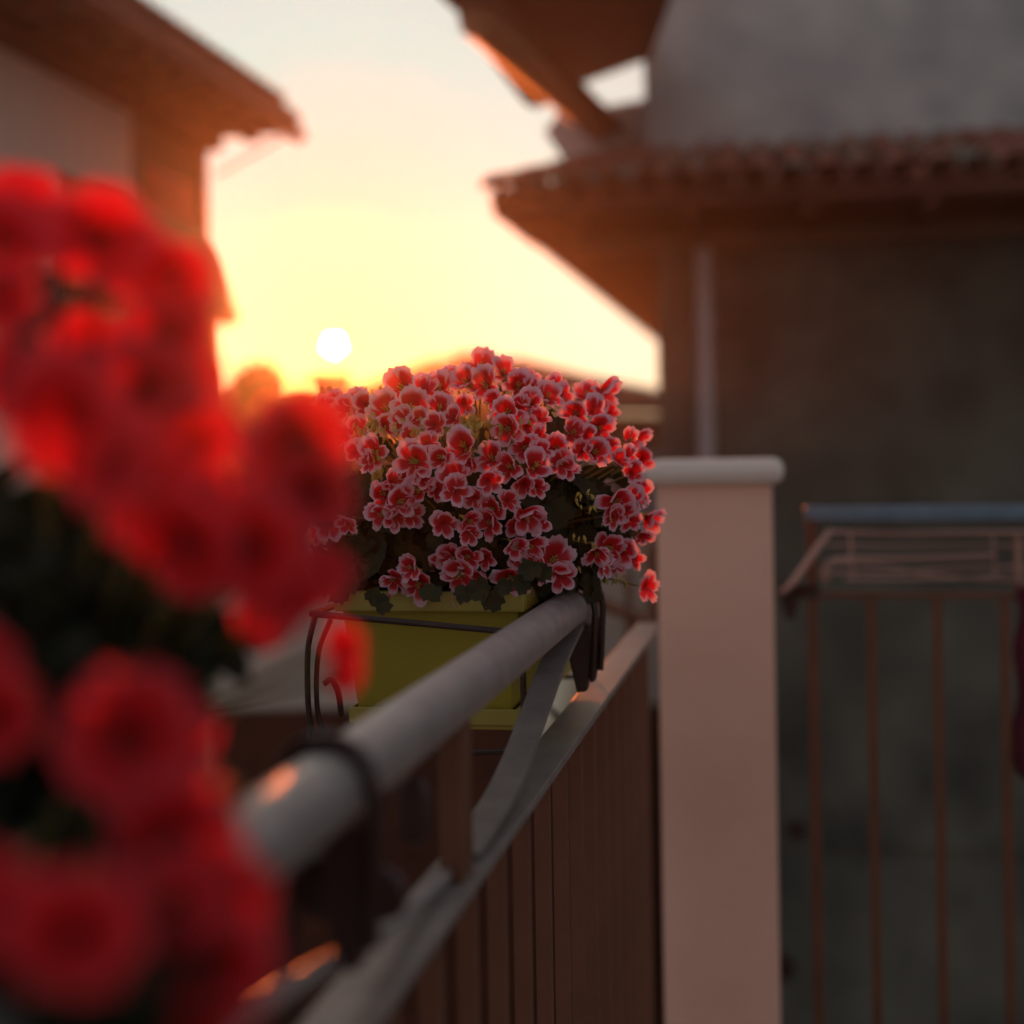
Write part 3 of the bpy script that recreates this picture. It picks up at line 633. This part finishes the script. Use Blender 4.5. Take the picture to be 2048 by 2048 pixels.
FL = [(490,1280,120),(590,1230,130),(630,1310,150),(640,1385,80),(500,1350,90),(740,1200,130),(800,1180,140),(870,1170,120),(830,1260,150),(830,1360,140),(955,1180,90),(945,1265,90),
(1100,1110,130),(1175,1110,120),(1130,1180,130),(1080,1270,130),(1100,1340,110),(1220,1160,80),(1300,1200,150),(1340,1270,110),(1245,1260,80),
(1520,1140,130),(1590,1130,130),(1650,1150,120),(1550,1210,110),(1620,1210,100),(1720,1190,80),(1775,1330,110),
(740,1000,110),(860,980,120),(870,1050,90),(1000,930,130),(990,1000,130),(1150,960,140),(1120,1010,100),(1230,1000,110),(1065,890,60),
(430,850,130),(510,890,150),(430,950,120),(560,960,130),(480,970,110),(610,840,120),(550,780,100),(470,790,90),
(600,680,150),(680,660,100),(740,670,140),(860,620,150),(800,780,130),(890,690,90),(800,840,110),(640,770,90),(900,870,80),(700,830,80),
(1000,680,130),(970,780,110),(1100,720,140),(1200,720,140),(1150,800,110),(1215,820,90),(1160,610,130),(1240,640,100),(1320,620,140),(1340,700,120),(1380,720,80),
(1070,440,140),(1080,515,120),(1180,400,140),(1120,400,90),(1230,470,100),(1230,560,90),(1160,500,90),
(460,430,150),(570,420,160),(540,310,150),(430,500,110),(640,330,110),(720,320,150),(720,420,130),(800,470,100),(870,290,150),(930,220,130),(960,300,130),(1050,250,120),(1110,240,110),(1120,310,120),(1170,270,90),(1270,370,130),(1350,350,100),(1310,300,90),(1200,310,90),(620,480,110),(540,480,100),(700,500,90),(840,390,90),(1000,380,90),(780,260,90),
(1400,540,120),(1420,440,120),(1480,360,130),(1550,330,130),(1590,440,90),(1500,430,110),(1530,510,120),(1510,640,130),(1580,610,120),(1640,690,100),(1450,640,90),(1470,560,90),
(1690,590,120),(1740,560,110),(1760,670,110),(1700,740,100),(1680,660,80),(1620,890,130),(1690,880,110),(1740,850,110),(1610,970,110),(1700,990,100),(1790,970,120),(1760,1060,80),(1660,940,80),
(400,640,130),(340,620,120),(290,640,90),(370,690,80),(300,400,120),(250,430,110),(350,400,110),(200,400,100),(130,430,110),(160,540,110),(230,560,100),(300,520,90),
(170,1000,130),(250,1000,90),(100,1060,80),(-240,830,130),(-180,800,110),(-220,770,100),(-120,900,120),(-60,850,90),(0,1010,90),(60,480,100),(20,560,100),(-60,640,110),(-150,720,110),(560,560,80),(660,600,80)]
scale = .3882; k60 = sorted(range(len(FL)), key=lambda i: -FL[i][2] * (1.3 if FL[i][0] > 350 else .6))[:60]
stems = MB(); rndf = random.Random(21); centres = []
for i, (cx_, cy_, dia) in enumerate(FL):
    px, py = 600 + cx_ * scale, 657 + cy_ * scale
    p, n = on_mound(px, py)
    p += F * rndf.uniform(-.012, .012) * 1.0
    nn = (n * .55 - F * .75 + UP * rndf.uniform(-.15, .25) + RT * rndf.gauss(0, .42) + UP * rndf.gauss(0, .30)).normalized()
    wantd = dia * scale * (p - EYE).dot(F) / FPX; s = max(.75, min(1.75, wantd / .0240 * rndf.uniform(.85, 1.12)))
    up = (UP + RT * rndf.gauss(0, .40)); zax = nn; xax = up.cross(zax).normalized(); yax = zax.cross(xax)
    Mx = Matrix(((xax.x, yax.x, zax.x, p.x), (xax.y, yax.y, zax.y, p.y), (xax.z, yax.z, zax.z, p.z), (0, 0, 0, 1))) @ Matrix.Scale(s, 4)
    Mx = Matrix.Translation(-POFF) @ Mx
    if i in k60:
        o = bpy.data.objects.new('flower', CAL); col.objects.link(o); o.parent = pel; o.matrix_local = Mx
        op = rndf.uniform(.62, 1.05)
        for kind, cnt, src in (('u', 2, UPP), ('l', 3, LOW)):
            for k in range(cnt):
                c_ = bpy.data.objects.new('petal', rndf.choice(src)); col.objects.link(c_); c_.parent = o; c_.matrix_local = petal_xf(kind, k, rndf, op)
    else:
        o = bpy.data.objects.new('flower', rndf.choice(JOIN)); col.objects.link(o); o.parent = pel; o.matrix_local = Mx
    b = p - nn * .012; root = PC + (p - PC) * .55 - UP * .02
    mid = b.lerp(root, .45) - nn * .01
    stems.tube([b - POFF, mid - POFF, root - POFF], [.0010, .0013, .0018], 5, False)
    centres.append((p, nn))
tag(stems.build('flower_stems', M['stem'], pel), kind='stuff')
buds = MB(); rb = random.Random(5)
def budat(p, s, d=None):
    d = d or Vector((rb.gauss(0, .4), rb.gauss(0, .4), 1)).normalized()
    buds.tube([p - d * s * 2.2 - POFF, p - d * s - POFF, p - POFF, p + d * s * .9 - POFF, p + d * s * 1.5 - POFF], [s * .15, s * .35, s * .8, s * .5, s * .08], 6)
for _ in range(420):
    cx_ = rb.uniform(370, 1180); cy_ = rb.gauss(530, 28) - abs(cx_ - 800) * .04
    if rb.random() < .38: cx_, cy_ = rb.uniform(80, 420), rb.uniform(320, 560)
    if rb.random() < .12: cx_, cy_ = rb.uniform(380, 420), rb.uniform(620, 800)
    p, n = on_mound(600 + cx_ * scale, 650 + cy_ * scale); budat(p + F * rb.uniform(-.01, .03), rb.uniform(.0014, .0038))
for (cx_, cy_) in ((1440,880),(1460,910),(1490,870),(1500,940),(1560,1240),(1590,1290),(1620,1320),(1650,1310),(1680,1330),(1570,1310),(1470,1235),(1740,1220),(1560,710),(1600,1010),(1300,1290),(1430,1110),(1680,1170)):
    for _ in range(3):
        p, n = on_mound(600 + cx_ * scale, 650 + cy_ * scale); budat(p + Vector((rb.gauss(0, .003), rb.gauss(0, .004), rb.gauss(0, .003))), rb.uniform(.0012, .0026))
tag(buds.build('flower_buds', M['bud'], pel, True), kind='stuff')

def leafdisc(rad, seed, rings=2, seg=18, cren=.10):
    rnd = random.Random(seed); vs = [(0, 0, 0)]; fs = []; ph = rnd.uniform(0, 6)
    for r_ in range(1, rings + 1):
        for k in range(seg):
            a = 2 * math.pi * k / seg; t = r_ / rings
            lob = 1 + .10 * math.cos(5 * a + ph) + (cren * (1 if k % 2 else -1) if r_ == rings else 0) - .25 * max(0, math.cos(a)) ** 8
            rr = rad * t * lob
            vs.append((math.cos(a) * rr, math.sin(a) * rr, rad * (.25 * t * t + .10 * t * math.sin(5 * a + ph) + .05 * rnd.uniform(-1, 1))))
    for k in range(seg): fs.append((0, 1 + k, 1 + (k + 1) % seg))
    for r_ in range(1, rings):
        b = 1 + (r_ - 1) * seg; c_ = b + seg
        for k in range(seg): fs.append((b + k, c_ + k, c_ + (k + 1) % seg, b + (k + 1) % seg))
    return vs, fs
LM = []
for s in range(5):
    vs, fs = leafdisc(.016, s); me = bpy.data.meshes.new('leaf'); me.from_pydata(vs, [], fs); me.materials.append(M['leaf']); me.polygons.foreach_set('use_smooth', [True] * len(fs)); LM.append(me)
def orient(p, n, s, rnd):
    x = n.orthogonal().normalized(); x = Matrix.Rotation(rnd.uniform(0, 6.28), 3, n) @ x; y = n.cross(x)
    return Matrix(((x.x * s, y.x * s, n.x * s, p.x), (x.y * s, y.y * s, n.y * s, p.y), (x.z * s, y.z * s, n.z * s, p.z), (0, 0, 0, 1)))
rl2 = random.Random(77)
def mound_pt(rnd, lo, hi, front=False):
    while True:
        v = Vector((rnd.gauss(0, 1), rnd.gauss(0, 1), rnd.gauss(0, 1))).normalized()
        if front and v.y > .25: continue
        r_ = rnd.uniform(lo, hi); p = PC + RT * v.x * SA[0] * r_ + F * v.y * SA[1] * r_ + UP * v.z * SA[2] * r_
        if v.z * r_ > .22 and rnd.random() < .93: continue
        n = (RT * v.x + F * v.y + UP * (v.z + .5)).normalized()
        return p, n
cnt = 0
while cnt < 230:
    p, n = mound_pt(rl2, .70, .93, True)
    n = (n + Vector((rl2.gauss(0, .35), rl2.gauss(0, .35), rl2.gauss(0, .35)))).normalized()
    o = bpy.data.objects.new('leaf', rl2.choice(LM)); col.objects.link(o); o.parent = pel; o.matrix_local = Matrix.Translation(-POFF) @ orient(p, n, rl2.uniform(.6, 1.15), rl2); cnt += 1
for (px, py) in ((655,1200),(680,1215),(700,1195),(745,1215),(760,1235),(860,1215),(960,1205),(985,1225),(1010,1200),(1040,1195),(925,1215),(1090,1170),(620,1160),(560,1110),(520,1050),(600,1080),(480,1000),(1060,1165)):
    p = at(px, py - 25, 1.42 if px < 1100 else 1.5)
    n = (-F + UP * .3 + Vector((rl2.gauss(0, .4), 0, rl2.gauss(0, .3)))).normalized()
    o = bpy.data.objects.new('leaf', rl2.choice(LM)); col.objects.link(o); o.parent = pel; o.matrix_local = Matrix.Translation(-POFF) @ orient(p, n, rl2.uniform(.5, .8), rl2)
fol = MB()
for _ in range(1500):
    p, n = mound_pt(rl2, .15, .86); n = (n + Vector((rl2.gauss(0, .5), rl2.gauss(0, .5), rl2.gauss(0, .5)))).normalized()
    vs, fs = leafdisc(.017, _ % 9, 1, 10); X = orient(p - POFF, n, rl2.uniform(.6, 1.1), rl2); fol.add([X @ Vector(v) for v in vs], fs)
for _ in range(260):         # skirt over the box's rim
    p = Vector((rl2.uniform(px0 - .01, px1 + .03), rl2.uniform(1.45, 1.9), ZE - .14 + rl2.uniform(-.005, .05))); n = Vector((rl2.gauss(0, .5), -.6 + rl2.gauss(0, .4), .7)).normalized()
    vs, fs = leafdisc(.020, _ % 9, 1, 12); X = orient(p - POFF, n, rl2.uniform(.6, 1.1), rl2); fol.add([X @ Vector(v) for v in vs], fs)
me = bpy.data.meshes.new('foliage'); me.from_pydata(fol.v, [], fol.f); me.materials.append(M['leaf'])
tag(link('foliage', me, None, pel), kind='stuff')

# ------------------------------------------------------------------ petunia beside the camera
def petunia_mesh(seed):
    rnd = random.Random(seed); seg, vs, fs, ed = 45, [], [], []
    prof = [(.06, -.55, 0.), (.10, -.30, .08), (.20, -.06, .22), (.42, .03, .42), (.66, .07, .65), (.86, .08, .85), (1.0, .03, 1.)]
    ph = [rnd.uniform(0, 6.28) for _ in range(3)]
    for (r_, z, e) in prof:
        for k in range(seg):
            a = 2 * math.pi * k / seg; lob = 1 - .13 * e * (abs(math.cos(2.5 * a + ph[0])) < .35) - .09 * e * math.cos(5 * a + ph[0] * 2)
            ruf = e ** 2 * (.07 * math.sin(5 * a + ph[1]) + .045 * math.sin(13 * a + ph[2]))
            vs.append((math.cos(a) * r_ * lob * .03, math.sin(a) * r_ * lob * .03, (z + ruf) * .03)); ed.append(e)
    for j in range(len(prof) - 1):
        for k in range(seg): a = j * seg + k; b = j * seg + (k + 1) % seg; fs.append((a, b, b + seg, a + seg))
    return edge_mesh('flower', vs, fs, ed, M['petunia'])
PET = [petunia_mesh(s) for s in range(7)]
PP = [(30,400,.69,190),(0,480,.66,200),(120,470,.70,170),(200,470,.68,220),(10,600,.60,150),(280,530,.70,170),(350,560,.70,170),(330,670,.68,200),(375,640,.70,130),(130,830,.58,290),(290,770,.64,230),(370,760,.68,170),(20,760,.60,200),(390,880,.62,210),
(220,920,.58,220),(290,980,.60,250),(600,885,.66,240),(575,935,.67,200),(625,980,.66,190),(560,850,.72,130),(420,1010,.62,170),(370,1080,.59,250),(500,1090,.60,240),(570,1170,.62,190),(640,1150,.68,140),(690,1290,.72,100),(530,1230,.68,140),
(255,1470,.535,300),(370,1480,.585,170),(-20,1430,.54,210),(-40,1330,.56,180),(350,1680,.525,290),(450,1790,.535,230),(150,1860,.432,300),(-10,1800,.44,230),(425,1940,.50,260),(330,1840,.49,170),(480,1880,.55,170),(400,2040,.48,180),(360,1800,.50,220),(690,1350,.72,80),(180,700,.70,190),(390,1120,.66,170)]
bc = at(60, 1400, .70)
ptn = empty('petunia_plant', (bc.x, bc.y, ZE - .16)); tag(ptn, 'large trailing petunia with out-of-focus scarlet flowers filling the left side', 'flowering plant')
QO = Vector(ptn.location); rp = random.Random(13); pst = MB()
for (px, py, d, dia) in PP:
    d *= .9; p = at(px, py, d); s = dia * d / FPX / .06
    n = (-F * 1.0 + UP * (.25 if py < 1000 else 0) + RT * rp.gauss(.05, .30) + UP * rp.gauss(0, .24)).normalized()
    if px > 540 and py < 1020: n = (RT * .5 - F * .8 + UP * .35 * rp.uniform(-1, 1)).normalized()
    o = bpy.data.objects.new('flower', rp.choice(PET)); col.objects.link(o); o.parent = ptn; o.matrix_local = Matrix.Translation(-QO) @ orient(p, n, s, rp)
    b = p - n * .016 * s; r0 = QO + (p - QO) * .4 + Vector((0, .03, 0))
    if (b - at(px, py, 1)).length > 0: pst.tube([b - QO, b.lerp(r0, .4) + F * .02 - QO, r0 - QO], [.0015, .0018, .002], 6, False)
tag(pst.build('flower_stems', M['stem'], ptn), kind='stuff')
pfm = MB(); 
def lance(p, n, L, Wd, rnd):
    x = (Matrix.Rotation(rnd.uniform(0, 6.28), 3, n) @ n.orthogonal().normalized()); y = n.cross(x)
    pfm.add([p - QO, p + x * L * .35 + y * Wd / 2 + n * .003 - QO, p + x * L * .75 + y * Wd * .4 - QO, p + x * L - n * .006 - QO, p + x * L * .75 - y * Wd * .4 - QO, p + x * L * .35 - y * Wd / 2 + n * .003 - QO], [(0, 1, 2, 3, 4, 5)])
regs = [(90, 1130, 130, 110, .70, 420), (90, 1300, 120, 110, .66, 420), (110, 1620, 150, 90, .66, 520), (60, 1700, 120, 120, .64, 300), (200, 1950, 160, 60, .60, 200), (330, 1830, 60, 90, .62, 120), (330, 1270, 100, 50, .69, 90), (560, 1000, 60, 60, .74, 40), (90, 660, 60, 50, .70, 25), (60, 2020, 130, 45, .435, 260), (265, 1960, 40, 70, .45, 130), (210, 1740, 40, 40, .52, 50)]
for (px, py, sx, sy, d, n_) in regs:
    for _ in range(n_):
        qx, qy = px + max(-1.6, min(1.6, rp.gauss(0, .8))) * sx * .8, py + max(-1.6, min(1.6, rp.gauss(0, .8))) * sy * .8
        if qx > 700 or (qy > 1400 and qx > 420): continue
        lance(at(qx, qy, d + (rp.uniform(-.05, .09) if d > .5 else rp.uniform(-.012, .03))), Vector((rp.gauss(0, 1), rp.gauss(0, 1) - .5, rp.gauss(0, 1) + .4)).normalized(), rp.uniform(.022, .04), rp.uniform(.010, .018), rp)
me = bpy.data.meshes.new('foliage'); me.from_pydata(pfm.v, [], pfm.f); me.materials.append(M['leaf_p']); tag(link('foliage', me, None, ptn), kind='stuff')
tend = MB().tube([p_ - QO for p_ in arc([at(350, 1560, .58), at(420, 1555, .585), at(470, 1580, .59), at(445, 1610, .585), at(415, 1640, .58)], 6)], .0032, 8)
tend.build('shoot', M['stem'], ptn, True)
stk = MB().tube([at(422, 1180, .74), at(415, 1540, .72)], .0045, 8).tube([at(380, 1180, .75), at(378, 1300, .74)], .004, 8).tube([at(350, 1290, .74), at(500, 1288, .76)], .003, 8)
so = stk.build('plant_stake', mat('split_cane', (.45, .40, .25), .7, 0, 30, .2)); tag(so, 'pale cane stake standing among the red petunia blooms', 'stake')

# ------------------------------------------------------------------ haze added for sun glow, in place of lens glare
hz = MB().box((-74, -44, GZ - 1.0), (74, 53, 9.0)).build('haze'); hm = bpy.data.materials.new('haze'); hm.use_nodes = True
t = hm.node_tree; t.nodes.clear(); o_ = t.nodes.new('ShaderNodeOutputMaterial'); v_ = t.nodes.new('ShaderNodeVolumePrincipled')
v_.inputs['Color'].default_value = (.95, .90, .85, 1); v_.inputs['Density'].default_value = HAZE; v_.inputs['Anisotropy'].default_value = HAZE_G
t.links.new(v_.outputs[0], o_.inputs['Volume']); hz.data.materials.append(hm); tag(hz, kind='stuff')
